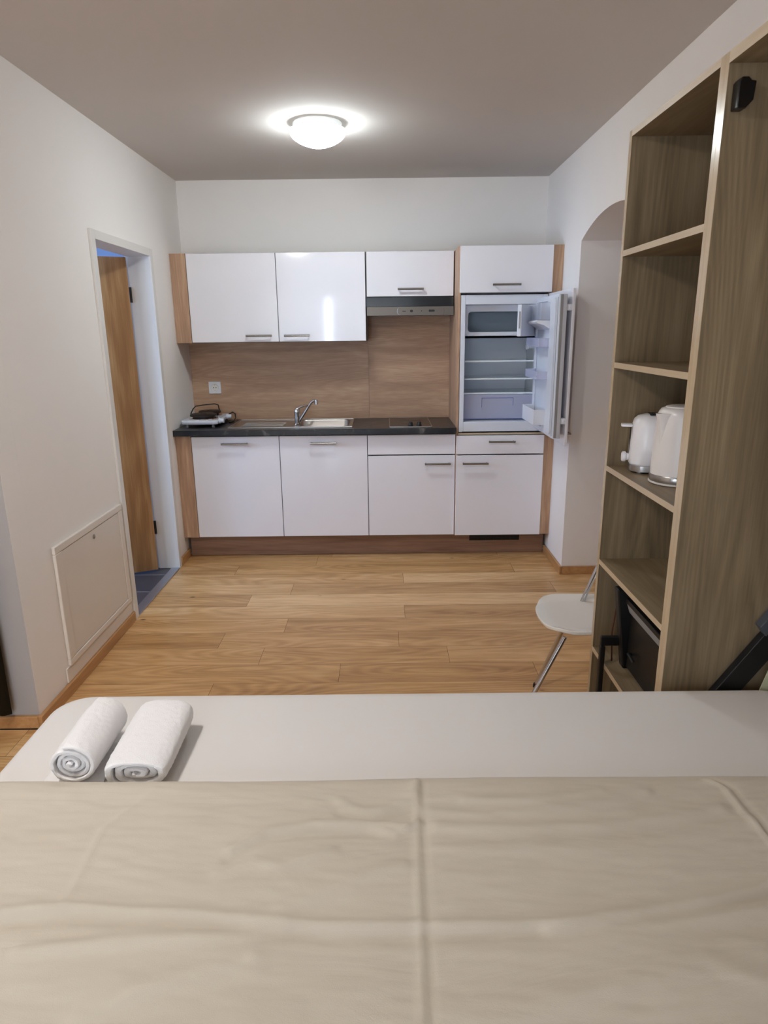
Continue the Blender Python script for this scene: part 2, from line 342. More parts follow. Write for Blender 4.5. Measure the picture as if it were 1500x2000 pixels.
# bathroom door leaf, open into the bathroom
d = thing('door_1', 'golden oak bathroom door standing open in the white frame', 'door', (-.150, -.735, 0)); d['kind'] = 'structure'
lf = nb(); box(lf, 0, .80, -.0, .04, .012, 2.0)
AN = math.radians(180+25.5)
def place_rot(bm, ang, org):
    bmesh.ops.rotate(bm, verts=bm.verts, cent=(0,0,0), matrix=Matrix.Rotation(ang, 3, 'Z')); bmesh.ops.translate(bm, verts=bm.verts, vec=org); return bm
org = (-.135, -.741, 0)
leaf = obj('door_leaf', place_rot(lf, AN, org), 'doorwood', d, bevel=.002)
for z in (.25, 1.74):
    hb = nb(); tube(hb, [(-.012, -.008, z), (-.012, -.008, z+.09)], .008, 10); obj('hinge', place_rot(hb, AN, org), 'blackm', d)
for s in (1, -1):
    kb = nb(); yy = .04 if s > 0 else 0
    tube(kb, [(.74, yy, 1.03), (.74, yy+s*.045, 1.03), (.73, yy+s*.05, 1.03), (.63, yy+s*.05, 1.03)], .009, 10)
    obj('door_handle', place_rot(kb, AN, org), 'handle', leaf)
# window frame behind the camera, with curtains leaving a gap
wf = nb(); box(wf, -.6, 1.9, YN-.08, YN-.03, 0, .08); box(wf, -.6, 1.9, YN-.08, YN-.03, 2.06, 2.14); box(wf, -.6, -.53, YN-.08, YN-.03, .08, 2.06); box(wf, 1.83, 1.9, YN-.08, YN-.03, .08, 2.06); box(wf, .80, .87, YN-.08, YN-.03, .08, 2.06)
wn = struct('window_1', wf, 'trimw'); 
def curtain(x0, x1, y, z0, z1, mat, label, amp=.022, wl=.11, name='curtain'):
    bm = nb(); n = max(12, int((x1-x0)/.012)); rows = []
    for z in (z0, z1):
        rows.append([bm.verts.new((x0+(x1-x0)*k/n, y+amp*math.sin((x1-x0)*k/n*2*math.pi/wl), z)) for k in range(n+1)])
    for k in range(n): bm.faces.new((rows[0][k], rows[0][k+1], rows[1][k+1], rows[1][k]))
    bmesh.ops.solidify(bm, geom=bm.faces[:], thickness=.003)
    return tag(obj(name, bm, mat, ang=80), label, 'curtain')
curtain(-.9, .50, YN+.07, .06, 2.45, 'curtw', 'white window curtain drawn over the left of the window', name='curtain')
curtain(.61, 2.2, YN+.07, .06, 2.45, 'curtw', 'white window curtain drawn over the right of the window', name='curtain')
curtain(-1.3, -.085, YR-.045, .085, 2.5, 'curtain', 'dark olive curtain hanging beside the left wall corner', amp=.012)

# ---------------------------------------------------------------- ceiling lamps
def lamp(x, y, mat, label):
    t = thing('ceiling_lamp', label, 'lamp', (x, y, H), 'round ceiling lamps')
    obj('base_ring', lathe(nb(), (x, y, 0), [(.122, H-.0005), (.124, H-.003), (.124, H-.0275), (.118, H-.0278)], 48), 'lamprim', t)
    obj('shade_rim', lathe(nb(), (x, y, 0), [(.118, H-.0285), (.139, H-.0295), (.1425, H-.0325), (.1425, H-.0345), (.120, H-.0345)], 48), 'lamprim', t)
    pr = [(.1425*(1-(k/14)**2.1)**.72, H-.035-.079*k/14) for k in range(15)]
    obj('glass_shade', lathe(nb(), (x, y, 0), pr, 48), mat, t)
    return t
lamp(1.103, -1.28, 'lampk', 'round white ceiling lamp glowing above the kitchen floor')
lamp(.40, -4.0, 'lampr', 'round ceiling lamp over the bed side of the room')

# ---------------------------------------------------------------- kitchen
xf, YB, YU = .1065, -.5324, -.3022
ZT, ZB = .8747, .1594
def handle(parent, x0, x1, y, z):
    bm = nb(); tube(bm, [(x0, y-.034, z), (x1, y-.034, z)], .0068, 12)
    for x in (x0+.008, x1-.008): tube(bm, [(x, y+.001, z), (x, y-.034, z)], .0048, 10)
    return obj('handle', bm, 'handle', parent)
def front(name, parent, x0, x1, y, z0, z1, mat='gloss', th=.018):
    return obj(name, B(x0+.0022, x1-.0022, y, y+th, z0+.0022, z1-.0022), mat, parent, bevel=.0018)
def carcass(x0, x1, ya, yb, z0, z1, th=.016, top=True):
    bm = nb(); box(bm, x0, x0+th, ya, yb, z0, z1); box(bm, x1-th, x1, ya, yb, z0, z1); box(bm, x0+th, x1-th, ya, yb, z0, z0+th); box(bm, x0+th, x1-th, yb-.006, yb, z0+th, z1-(th if top else 0))
    if top: box(bm, x0+th, x1-th, ya, yb, z1-th, z1)
    return bm
g = 'white kitchen base cabinets'
def base_unit(i, label):
    x0 = xf+.6*i; t = thing('base_cabinet', label, 'cabinet', (x0+.3, -.27, 0), g)
    obj('carcass', carcass(x0+.0005, x0+.5995, YB+.0195, -.002, ZB, .883, top=False), 'melamine', t)
    return t, x0
t, x0 = base_unit(0, 'leftmost white base cabinet beside the wooden filler strip')
dd = front('door', t, x0, x0+.6, YB, ZB, ZT); handle(dd, .316, .495, YB, .826)
obj('filler_panel', B(.001, xf-.001, YB, YB+.018, ZB, .883), 'sonz', t)
t, x0 = base_unit(1, 'white base cabinet directly under the sink bowl')
dd = front('door', t, x0, x0+.6, YB, ZB, ZT); handle(dd, .918, 1.094, YB, .825)
t, x0 = base_unit(2, 'white base cabinet under the small hob, blank panel over one door')
front('top_panel', t, x0, x0+.6, YB, .735, ZT); dd = front('door', t, x0, x0+.6, YB, ZB, .731); handle(dd, 1.696, 1.873, YB, .674)
# tall fridge unit
xt = xf+1.8
t = thing('tall_fridge_cabinet', 'tall wood-sided cabinet with white fronts holding the open fridge', 'cabinet', (xt+.33, -.27, 0))
obj('side_panel', B(xt+.0005, xt+.0165, YB+.0002, -.002, ZB, 2.068), 'sonz', t, bevel=.001)
obj('side_panel', B(xt+.584, xt+.6, YB+.0195, -.002, ZB, 2.068), 'sonz', t)
for za, zb_ in ((ZB, ZB+.016), (.862, .878), (1.778, 1.794), (2.052, 2.068)): obj('shelf_board', B(xt+.0165, xt+.584, YB+.0195, -.002, za, zb_), 'melamine', t)
obj('rail', B(xt+.017, xt+.595, YB-.002, YB+.02, .868, .8795), 'edgey', t)
d1 = front('drawer', t, xt+.002, xt+.6, YB-.0185, .735, .866); handle(d1, 2.126, 2.304, YB-.0185, .825)
d2 = front('door', t, xt+.002, xt+.6, YB-.0185, ZB, .731); handle(d2, 1.952, 2.127, YB-.0185, .677)
d3 = front('flap_door', t, xt+.006, xt+.6, YB-.0185, 1.782, 2.068); handle(d3, 2.121, 2.300, YB-.0185, 1.83)
obj('filler_panel', B(xt+.601, W-.001, YB, YB+.018, ZB, 2.068), 'sonz', t)
d4 = obj('fridge_front_panel', B(2.493, 2.5095, -1.10, -.515, .880, 1.776), 'gloss', t, bevel=.0015)
hb = nb(); tube(hb, [(2.541, -1.05, .945), (2.541, -.87, .945)], .0055, 10); tube(hb, [(2.509, -1.042, .945), (2.541, -1.042, .945)], .0048, 8); tube(hb, [(2.509, -.878, .945), (2.541, -.878, .945)], .0048, 8)
obj('handle', hb, 'handle', d4)
for z in (1.655, 1.01): obj('slide_bracket', box(B(2.466, 2.493, -1.095, -1.06, z, z+.035), 2.478, 2.4929, -1.0995, -1.02, z+.005, z+.03), 'white', d4, bevel=.002)
# plinth
pl = thing('plinth', 'brown oak plinth board with black vent grille under the cabinets', 'plinth', (1.28, -.456, 0))
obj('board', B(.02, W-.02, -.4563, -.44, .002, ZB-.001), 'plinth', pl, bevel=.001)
vb = B(2.024, 2.382, -.4583, -.4565, .093, .138); 
for k in range(4): box(vb, 2.028, 2.378, -.4615, -.458, .098+.011*k, .102+.011*k)
for k in range(7): box(vb, 2.026+.0585*k, 2.029+.0585*k, -.4612, -.458, .094, .137)
obj('vent_grille', vb, 'black', pl)
# wall cabinets
g2 = 'white wall cabinets'
for i, lab in ((0, 'left white wall cabinet beside the wooden filler strip'), (1, 'middle white wall cabinet with a bright reflection on its door')):
    x0 = xf+.6*i; t = thing('wall_cabinet', lab, 'cabinet', (x0+.3, -.15, 1.4885), g2)
    obj('carcass', carcass(x0+.0005, x0+.5995, YU+.0195, -.002, 1.4885, 2.0665), 'melamine', t)
    dd = front('door', t, x0, x0+.6, YU, 1.4885, 2.0665)
    if i == 0: handle(dd, .485, .662, YU, 1.532); obj('filler_panel', B(.001, xf-.001, YU, -.002, 1.4885, 2.0665), 'sonz', t)
    else: handle(dd, .746, .920, YU, 1.530)
x0 = xf+1.2; t = thing('wall_cabinet', 'short white wall cabinet mounted above the extractor hood', 'cabinet', (x0+.3, -.15, 1.776), g2)
obj('carcass', carcass(x0+.0005, x0+.5925, YU+.0195, -.002, 1.776, 2.0665), 'melamine', t)
dd = front('flap_door', t, x0+.006, x0+.595, YU, 1.7765, 2.0665); handle(dd, 1.522, 1.697, YU, 1.824)
# extractor hood
t = thing('extractor_hood', 'slim steel extractor hood with smoked glass strip under the short cabinet', 'extractor hood', (1.61, -.15, 1.65))
obj('body', B(1.312, 1.900, -.285, -.01, 1.668, 1.7745), 'hoodsteel', t)
obj('glass_visor', B(1.309, 1.902, -.301, -.286, 1.7125, 1.7745), 'hoodglass', t, bevel=.002)
fp = obj('front_panel', B(1.314, 1.902, -.322, -.286, 1.652, 1.712), 'hoodsteel', t, bevel=.003)
obj('filter', B(1.33, 1.885, -.28, -.03, 1.660, 1.6675), 'dark', t)
xo = lambda px: 1.312+(px-716.5)/(889-716.5)*.590
# lozenge outline and switches on the panel
for sgn, xx in ((-1, xo(777)), (1, xo(869))):
    cb = nb(); pts = []
    for k in range(13):
        a = math.radians(-75+150*k/12); pts.append((xx-sgn*.018+sgn*.018*math.cos(a), -.3235, 1.682+.024*math.sin(a)))
    tube(cb, pts, .0014, 6); obj('panel_outline', cb, 'chrome', fp)
for (a, b_, c_, d_) in ((xo(787), xo(794), 1.679, 1.684), (xo(802), xo(808), 1.674, 1.690), (xo(824.5), xo(826), 1.678, 1.686), (xo(839), xo(851), 1.676, 1.690)):
    obj('switch', prism(nb(), rrect(a, b_, c_, d_, min((b_-a), (d_-c_))*.45), 'Y', -.3255, -.321), 'black', fp)
# backsplash
s1 = tag(obj('backsplash_panel', B(.001, 1.3115, -.010, -.0005, .923, 1.488), 'sonx'), 'long brown oak backsplash board behind the sink and power socket', 'backsplash', 'brown oak backsplash boards')
s2 = tag(obj('backsplash_panel', B(1.3125, 1.906, -.010, -.0005, .923, 1.655), 'sonx'), 'brown oak backsplash board rising behind the hob to the hood', 'backsplash', 'brown oak backsplash boards')
# worktop with sink cut-out
ZW, YW = .9225, -.5731
wk = nb(); zt0 = .8835
bx0, bx1, by0, by1 = .800, 1.182, -.462, -.105
box(wk, .001, bx0, YW, -.0105, zt0, ZW); box(wk, bx1, xt-.001, YW, -.0105, zt0, ZW); box(wk, bx0, bx1, YW, by0, zt0, ZW); box(wk, bx0, bx1, by1, -.0105, zt0, ZW)
tag(obj('worktop', wk, 'slate'), 'dark slate-look worktop running over the base cabinets', 'worktop')
# sink
t = thing('sink', 'stainless steel sink with ribbed drainboard on the left', 'sink', (.77, -.27, ZW))
dbm = nb(); zs = ZW+.0005; zr = ZW+.004
box(dbm, .355, 1.2, -.492, by0, zs, zr); box(dbm, .355, 1.2, by1, -.055, zs, zr); box(dbm, bx1, 1.2, by0, by1, zs, zr)
box(dbm, .355, bx0, by0, by1, zs, zr-.0015)
for yy0, yy1, xx0, xx1 in ((-.494, -.486, .353, 1.202), (-.061, -.053, .353, 1.202)): box(dbm, xx0, xx1, yy0, yy1, zs, zr+.003)
for xx0 in (.353, 1.195): box(dbm, xx0, xx0+.007, -.488, -.058, zs, zr+.003)
obj('rim', dbm, 'steel', t, bevel=.0015)
rb = nb()
for k in range(5): y = -.42+.042*k; tube(rb, [(.43, y, zr-.001), (.44, y, zr+.0015), (.71, y, zr+.0015), (.72, y, zr-.001)], .0035, 8)
obj('drainboard_ribs', rb, 'steel', t)
bb = nb(); rings = []
for (ins, z, r) in ((0, zr, .05), (.004, zr-.006, .05), (.012, ZW-.11, .05), (.03, ZW-.145, .045), (.06, ZW-.152, .03)):
    rings.append([bb.verts.new((px_, py_, z)) for px_, py_ in rrect(bx0+.003+ins, bx1-.003-ins, by0+.003+ins, by1-.003-ins, r, 8)])
for A, C in zip(rings, rings[1:]):
    for k in range(len(A)): bb.faces.new((A[k], A[(k+1) % len(A)], C[(k+1) % len(A)], C[k]))
bb.faces.new(rings[-1])
# flat corners between the rounded bowl mouth and the square cut-out
n8 = 9; cnr = ((bx1, by1), (bx0, by1), (bx0, by0), (bx1, by0))
for q in range(4):
    cv = bb.verts.new((cnr[q][0], cnr[q][1], zr)); seg = rings[0][q*n8:(q+1)*n8]
    for a_, b_ in zip(seg, seg[1:]): bb.faces.new((cv, a_, b_))
    nx = rings[0][((q+1)*n8) % len(rings[0])]; cn = bb.verts.new((cnr[(q+1) % 4][0], cnr[(q+1) % 4][1], zr)); bb.faces.new((cv, seg[-1], nx, cn))
bowl = obj('bowl', bb, 'steel', t)
obj('drain', lathe(nb(), (.99, -.28, ZW-.1515), [(.04, 0), (.038, .003), (.012, .001), (0, .001)], 24), 'chrome', bowl)
# faucet
fx, fy = .812, -.335
t = thing('faucet', 'chrome mixer tap with a slanting spout over the sink bowl', 'tap', (fx, fy, zr))
obj('body', lathe(nb(), (fx, fy, 0), [(.024, zr), (.024, zr+.006), (.019, zr+.012), (.0185, zr+.075), (.021, zr+.082), (.0195, zr+.1), (.012, zr+.112), (0, zr+.115)], 28), 'chrome', t)
tube_ = nb(); tube(tube_, [(fx-.004, fy, zr+.100), (fx+.02, fy-.004, zr+.118), (fx+.045, fy-.008, zr+.128), (fx+.075, fy-.012, zr+.131)], [.010, .009, .007, .005], 10)
obj('lever', tube_, 'chrome', t)
sp_ = nb(); tube(sp_, [(fx+.012, fy, zr+.022), (fx+.04, fy, zr+.062), (fx+.075, fy-.002, zr+.115), (fx+.100, fy-.004, zr+.150), (fx+.118, fy-.006, zr+.163), (fx+.135, fy-.008, zr+.164)], [.010, .0095, .009, .009, .010, .011], 12)
tube(sp_, [(fx+.136, fy-.008, zr+.170), (fx+.137, fy-.008, zr+.138)], .0135, 16)
obj('spout', sp_, 'chrome', t)
# hob
t = thing('hob', 'small built-in steel hob with two black knobs in front', 'hob', (1.6, -.28, ZW))
obj('plate', B(1.462, 1.743, -.532, -.03, ZW+.0003, ZW+.004), 'hoodsteel', t, bevel=.001)
hf = nb(); box(hf, 1.457, 1.748, -.537, -.530, ZW+.0003, ZW+.007); box(hf, 1.457, 1.463, -.537, -.025, ZW+.0003, ZW+.006); box(hf, 1.742, 1.748, -.537, -.025, ZW+.0003, ZW+.006); box(hf, 1.457, 1.748, -.030, -.025, ZW+.0003, ZW+.006)
obj('frame', hf, 'steel', t, bevel=.001)
for x in (1.603, 1.661): obj('knob', lathe(nb(), (x, -.478, ZW+.004), [(.019, 0), (.019, .005), (.015, .008), (.013, .024), (.010, .027), (0, .027)], 24), 'black', t)
for yv, r in ((-.36, .072), (-.15, .088)): obj('cooking_zone', lathe(nb(), (1.602, yv, ZW+.004), [(r, 0), (r, .0012), (r-.004, .0016), (0, .0014)], 40), 'hoodsteel', t)
# double hotplate
t = thing('hotplate', 'portable white double hotplate with black burners left of the sink', 'hotplate', (.145, -.23, ZW))
hbm = nb(); prism(hbm, rrect(.018, .272, -.44, -.03, .03), 'Z', ZW+.020, ZW+.050)
obj('body', hbm, 'enamel', t, bevel=.008, seg=3)
obj('seam', prism(nb(), rrect(.0168, .2732, -.4412, -.0288, .031), 'Z', ZW+.030, ZW+.0325), 'gasket', t)
for x in (.055, .235):
    for y in (-.41, -.06): obj('foot', lathe(nb(), (x, y, ZW), [(.010, .0005), (.009, .02), (0, .021)], 12), 'grey', t)
for (x, y, r) in ((.150, -.325, .092), (.145, -.128, .080)):
    obj('burner', lathe(nb(), (x, y, ZW+.05), [(r*.8, 0), (r*.82, .018), (r, .019), (r, .03), (r-.006, .034), (r*.25, .0345), (r*.22, .032), (0, .032)], 40), 'iron', t)
    obj('burner_trim', lathe(nb(), (x, y, ZW+.0495), [(r+.008, 0), (r+.006, .006), (r*.8, .008)], 40), 'chrome', t)
for y in (-.375, -.14): obj('knob', lathe(nb(), (.270, y, ZW+.040), [(.021, 0), (.021, .008), (.017, .012), (.016, .034), (0, .036)], 20, 'X'), 'enamel', t)
cd = nb(); pts = []
P = [(.055, -.30, 1.005), (.052, -.23, 1.028), (.062, -.19, 1.045), (.13, -.16, 1.052), (.19, -.15, 1.056), (.212, -.14, 1.048), (.216, -.13, 1.010)]
tube(cd, P, .0042, 8)
obj('power_cord', cd, 'black', t)
cd = nb(); tube(cd, [(.272, -.07, .972), (.298, -.07, .985), (.318, -.075, .975), (.322, -.09, .945), (.318, -.13, .928), (.30, -.2, .9275)], .0045, 8); obj('power_cord', cd, 'black', t)
# socket
t = thing('power_socket', 'square white power socket on the wooden backsplash', 'socket', (.168, -.01, 1.118))
obj('plate', B(.123, .212, -.019, -.0102, 1.118, 1.205), 'white', t, bevel=.002)
rc = lathe(nb(), (.1675, -.0195, 1.1615), [(.028, 0), (.026, .0003), (.024, .0006), (0, .0006)], 32, 'Y')
obj('recess_ring', lathe(nb(), (.1675, -.0225, 1.1615), [(.024, .004), (.027, 0), (.030, 0), (.031, .0034)], 32, 'Y'), 'trimw', t)
obj('contact_holes', lathe(lathe(nb(), (.158, -.0198, 1.1615), [(.0035, 0), (.003, .0012), (0, .0012)], 12, 'Y'), (.177, -.0198, 1.1615), [(.0035, 0), (.003, .0012), (0, .0012)], 12, 'Y'), 'dark', t)
for z in (1.1385, 1.179): obj('contact_clip', B(.165, .170, -.0205, -.019, z, z+.0055), 'steel', t)

# ---------------------------------------------------------------- fridge
t = thing('refrigerator', 'open built-in fridge, empty with glass shelves and clear drawer', 'refrigerator', (2.2, -.28, .882))
fx0, fx1, fz0, fz1, fyf, fyb = 1.926, 2.487, .886, 1.772, -.530, -.03
ix0, ix1, iz0, iz1, iyb = 1.957, 2.455, .955, 1.712, -.09
fb = nb()
box(fb, fx0, ix0, fyf, fyb, fz0, fz1); box(fb, ix1, fx1, fyf, fyb, fz0, fz1); box(fb, ix0, ix1, fyf, fyb, iz1, fz1); box(fb, ix0, ix1, fyf, fyb, fz0, iz0); box(fb, ix0, ix1, iyb, fyb, iz0, iz1)
obj('body', fb, 'fridge', t, bevel=.003)
obj('base_gap', B(1.95, 2.47, fyf-.001, fyf+.01, .886, .890), 'dark', t)
# freezer box: front with rounded opening
fr = nb(); outer = [(ix0, 1.50), (ix1, 1.50), (ix1, 1.711), (ix0, 1.711)]
fyz = -.44
inner = rrect(1.985, 2.42, 1.540, 1.670, .022)
vo = [fr.verts.new((x, fyz, z)) for x, z in outer]; vi = [fr.verts.new((x, fyz, z)) for x, z in inner]
# corners: inner list starts at (x1,z1) corner; connect quarter by quarter
oc = [vo[2], vo[3], vo[0], vo[1]]; m_ = len(vi)//4
for q in range(4):
    sgm = vi[q*m_:(q+1)*m_]
    for a_, b_ in zip(sgm, sgm[1:]): fr.faces.new((oc[q], a_, b_))
    fr.faces.new((oc[q], sgm[-1], vi[((q+1)*m_) % len(vi)], oc[(q+1) % 4]))
box(fr, ix0, ix1, fyz, iyb, 1.50, 1.515)
fz = obj('freezer_box', fr, 'fridge', t)
cav = nb(); A = [cav.verts.new((x, fyz, z)) for x, z in inner]; C = [cav.verts.new((x, iyb-.05, z)) for x, z in inner]
for k in range(len(A)): cav.faces.new((A[k], A[(k+1) % len(A)], C[(k+1) % len(A)], C[k]))
cav.faces.new(C); obj('freezer_cavity', cav, 'freezer', fz)
# freezer flap open about 60 degrees
fl = nb(); box(fl, -.40, 0, -.028, 0, 1.512, 1.700)
fa = math.radians(62); place_rot(fl, fa, (2.428, -.452, 0))
flo = obj('freezer_flap', fl, 'fridge', t, bevel=.005)
fh = nb(); box(fh, -.403, -.392, -.020, -.012, 1.56, 1.66); place_rot(fh, fa, (2.428, -.452, 0)); obj('grip_slot', fh, 'gasket', flo)
for z in (1.353, 1.236):
    s = obj('glass_shelf', B(ix0+.001, ix1-.001, -.44, -.10, z-.006, z-.002), 'glass', t); obj('shelf_trim', B(ix0+.001, ix1-.001, -.448, -.436, z-.008, z+.002), 'shelfedge', s, bevel=.001)
s = obj('glass_shelf', B(ix0+.001, ix1-.001, -.44, -.10, 1.135, 1.139), 'glass', t); obj('shelf_trim', B(ix0+.001, ix1-.001, -.455, -.43, 1.132, 1.142), 'shelfedge', s, bevel=.001)
cb_ = nb(); box(cb_, ix0+.004, ix1-.02, -.468, -.462, .968, 1.130); box(cb_, ix0+.004, ix0+.009, -.462, -.14, .968, 1.12); box(cb_, ix1-.025, ix1-.02, -.462, -.14, .968, 1.12); box(cb_, ix0+.009, ix1-.025, -.462, -.14, .968, .973)
cr_o = obj('crisper_drawer', cb_, 'blue', t, bevel=.001)
ce = nb(); zf = -.469
for (a_, b_, c_, d_) in ((ix0+.003, ix0+.006, .966, 1.118), (ix1-.022, ix1-.019, 1.06, 1.122), (ix0+.003, ix1-.019, .965, .968)): box(ce, a_, b_, zf, zf+.003, c_, d_)
box(ce, 2.085, 2.300, zf-.001, zf+.002, 1.106, 1.109); box(ce, 2.085, 2.087, zf-.001, zf+.002, 1.045, 1.106); box(ce, 2.298, 2.300, zf-.001, zf+.002, 1.055, 1.106)
obj('drawer_grip', ce, 'bluedark', cr_o)
th = lathe(nb(), (0, 0, 0), [(.020, 0), (.020, .014), (.014, .018), (.014, .055)], 20, 'X'); bmesh.ops.translate(th, verts=th.verts, vec=(2.398, -.33, 1.440)); obj('thermostat', th, 'white', t, bevel=.002)
# fridge door, open at right angles
dr = obj('fridge_door', prism(nb(), rrect(2.4165, 2.465, -1.098, -.54, .004, 2), 'Z', .925, 1.746), 'fridge', t, bevel=.004)
obj('door_gasket', box(box(nb(), 2.4255, 2.4415, -1.1005, -1.097, .928, 1.743), 2.4165, 2.4145, -1.09, -1.082, .94, 1.73), 'gasket', dr)
# raised liner rim: ring around the door pocket
ln = nb(); o_ = rrect(-1.072, -.57, .945, 1.728, .03, 6); i_ = rrect(-.955, -.60, .962, 1.715, [.03, .09, .13, .03], 6)
# i_ order: (x1,y1),(x0,y1),(x0,y0),(x1,y0) with x=Y and y=Z
rg = []
for pts_, x in ((o_, 2.4165), (o_, 2.405), (i_, 2.405), (i_, 2.4150)): rg.append([ln.verts.new((x, a_, b_)) for a_, b_ in pts_])
for A, C in zip(rg, rg[1:]):
    for k in range(len(A)): ln.faces.new((A[k], A[(k+1) % len(A)], C[(k+1) % len(A)], C[k]))
obj('door_liner', ln, 'fridge', dr)
def bin_(name, z0, z1, mat, x0=2.345, y0=-.94, y1=-.60, th=.004, parent=dr):
    bm = nb(); box(bm, x0, x0+th, y0, y1, z0, z1); box(bm, x0+th, 2.4145, y0, y0+th, z0, z1); box(bm, x0+th, 2.4145, y1-th, y1, z0, z1); box(bm, x0+th, 2.4145, y0+th, y1-th, z0, z0+th)
    return obj(name, bm, mat, parent, bevel=.0015)
bin_('door_shelf', 1.450, 1.503, 'blue'); bin_('door_shelf', 1.260, 1.308, 'blue')
bin_('bottle_bin', .985, 1.078, 'white', x0=2.338)
db = nb(); pr = [(2.4145, 1.55), (2.40, 1.56), (2.37, 1.578), (2.335, 1.588), (2.328, 1.598), (2.335, 1.606), (2.4145, 1.604)]
prism(db, pr, 'Y', -.94, -.60); obj('dairy_shelf', db, 'white', dr, bevel=.003)
bin_('dairy_cover', 1.6065, 1.705, 'clear', x0=2.352)

# ---------------------------------------------------------------- wall access panel
t = thing('access_panel', 'white wall access panel with small lock, low on the left wall', 'access panel', (0, -1.97, .05))
fm = nb(); py0, py1, pz0, pz1 = -2.3424, -1.5928, .1255, .6815; iy0, iy1, izz0, izz1 = -2.283, -1.642, .155, .648
box(fm, .0005, .016, py0, py1, izz1, pz1); box(fm, .0005, .016, py0, py1, pz0, izz0); box(fm, .0005, .016, py0, iy0, izz0, izz1); box(fm, .0005, .016, iy1, py1, izz0, izz1)
obj('frame', fm, 'panelw', t, bevel=.004)
dp = obj('door', B(.0005, .0125, iy0+.003, iy1-.003, izz0+.003, izz1-.003), 'panelw', t, bevel=.002)
obj('lock', lathe(nb(), (.0125, -1.956, .611), [(.011, 0), (.011, .003), (.008, .0045), (0, .0045)], 20, 'X'), 'handle', dp)
obj('lower_board', B(.0005, .008, -2.372, -1.585, .056, .1245), 'panelw', t, bevel=.002)

# ---------------------------------------------------------------- shelf unit
SX = 2.2; y_o, y_i, n_i, n_o = -2.728, -2.748, -3.312, -3.3305; ZTOP = 2.146
t = thing('open_shelf_unit', 'tall narrow oak open shelf unit holding kettle and toaster', 'shelf unit', (2.38, -3.03, 0))
def board(name, parent, x0, x1, y0, y1, z0, z1, mat, edge='edge'):
    o = obj(name, B(x0+.001, x1, y0, y1, z0, z1), mat, parent)
    return o
def with_edge(name, parent, y0, y1, z0, z1, mat, edgemat='edge', x1=W-.004):
    bm = nb(); box(bm, SX+.0012, x1, y0, y1, z0, z1); o = bm
    n = len(bm.faces); box(bm, SX, SX+.0012, y0, y1, z0, z1)
    bm.faces.ensure_lookup_table()
    for f in bm.faces[n:]: f.material_index = 1
    return obj(name, o, [mat, edgemat], parent)
with_edge('side_panel', t, y_i, y_o, 0, ZTOP, 'gz'); with_edge('side_panel', t, n_o, n_i, 0, ZTOP, 'gz')
with_edge('top_panel', t, n_i, y_i, ZTOP-.018, ZTOP, 'gy', 'edgey')
obj('back_panel', B(W-.010, W-.004, n_i, y_i, .06, ZTOP-.018), 'gz', t)
for z in (1.797, 1.446, 1.094, .749, .402, .07): with_edge('shelf', t, n_i, y_i, z-.018, z, 'gy', 'edgey', W-.010)
ZS = 1.094
# wall-bed cabinet
BY0 = -4.84
t = thing('wall_bed_cabinet', 'oak wall-bed cabinet the bed folds out of, beside the shelf unit', 'cabinet', (2.38, -4.09, 0))
sp1 = with_edge('side_panel', t, -3.3525, -3.331, 0, ZTOP, 'gz'); with_edge('side_panel', t, BY0, BY0+.022, 0, ZTOP, 'gz')
with_edge('top_panel', t, BY0+.022, -3.3525, ZTOP-.024, ZTOP, 'gy', 'edgey')
obj('back_panel', B(W-.010, W-.004, BY0+.022, -3.3525, .02, ZTOP-.024), 'gz', t)
lt = nb(); prism(lt, [(2.213, 2.024), (2.213, 2.078), (2.219, 2.086), (2.233, 2.086), (2.240, 2.079), (2.251, 2.078), (2.248, 2.040), (2.233, 2.024)], 'Y', -3.385, -3.3528)
obj('latch', lt, 'black', sp1, bevel=.003)
# kettle
kx, ky = 2.325, -3.025
t = thing('kettle', 'white electric kettle standing in front of the toaster', 'kettle', (kx, ky, ZS))
body = lathe(nb(), (kx, ky, ZS), [(.078, .03), (.0775, .045), (.0735, .15), (.0705, .205), (.068, .218), (.061, .228), (.050, .232), (0, .234)], 48)
obj('body', body, 'creamk', t)
obj('lid', lathe(nb(), (kx, ky, ZS), [(.050, .2315), (.049, .2345), (.035, .2375), (0, .2385)], 40), 'creamk', t)
obj('steel_band', lathe(nb(), (kx, ky, ZS), [(.0785, .008), (.0795, .011), (.0795, .026), (.078, .0295)], 48), 'steel', t)
obj('power_base', lathe(nb(), (kx, ky, ZS), [(.078, .0008), (.081, .003), (.081, .007), (.078, .0085)], 48), 'creamk', t)
# pinched spout: wedge leaving the body towards -X/-Y
sd = Vector((-.95, -.30, 0)).normalized(); sn_ = Vector((-sd.y, sd.x, 0)); spb = nb(); C0 = Vector((kx, ky, ZS))
rows = []
for (zz, rad, out, hw) in ((.125, .0745, .0003, .003), (.150, .0735, .003, .010), (.175, .0720, .009, .015), (.200, .0708, .018, .020), (.216, .0690, .026, .024)):
    rows.append([spb.verts.new(C0+sd*r_+sn_*h_+Vector((0, 0, zz))) for r_, h_ in ((rad-.012, -hw*1.25), (rad-.001, -hw*.95), (rad+out*.75, -hw*.5), (rad+out, 0), (rad+out*.75, hw*.5), (rad-.001, hw*.95), (rad-.012, hw*1.25))])
for A, C in zip(rows, rows[1:]):
    for k in range(6): spb.faces.new((A[k], A[k+1], C[k+1], C[k]))
spb.faces.new(rows[-1]); spb.faces.new(rows[0][::-1])
obj('spout', spb, 'creamk', t, ang=60)
hd = nb(); tube(hd, [C0-sd*.058+Vector((0,0,.205)), C0-sd*.095+Vector((0,0,.205)), C0-sd*.115+Vector((0,0,.185)), C0-sd*.112+Vector((0,0,.10)), C0-sd*.085+Vector((0,0,.055)), C0-sd*.07+Vector((0,0,.05))], .010, 12); obj('handle', hd, 'creamk', t)
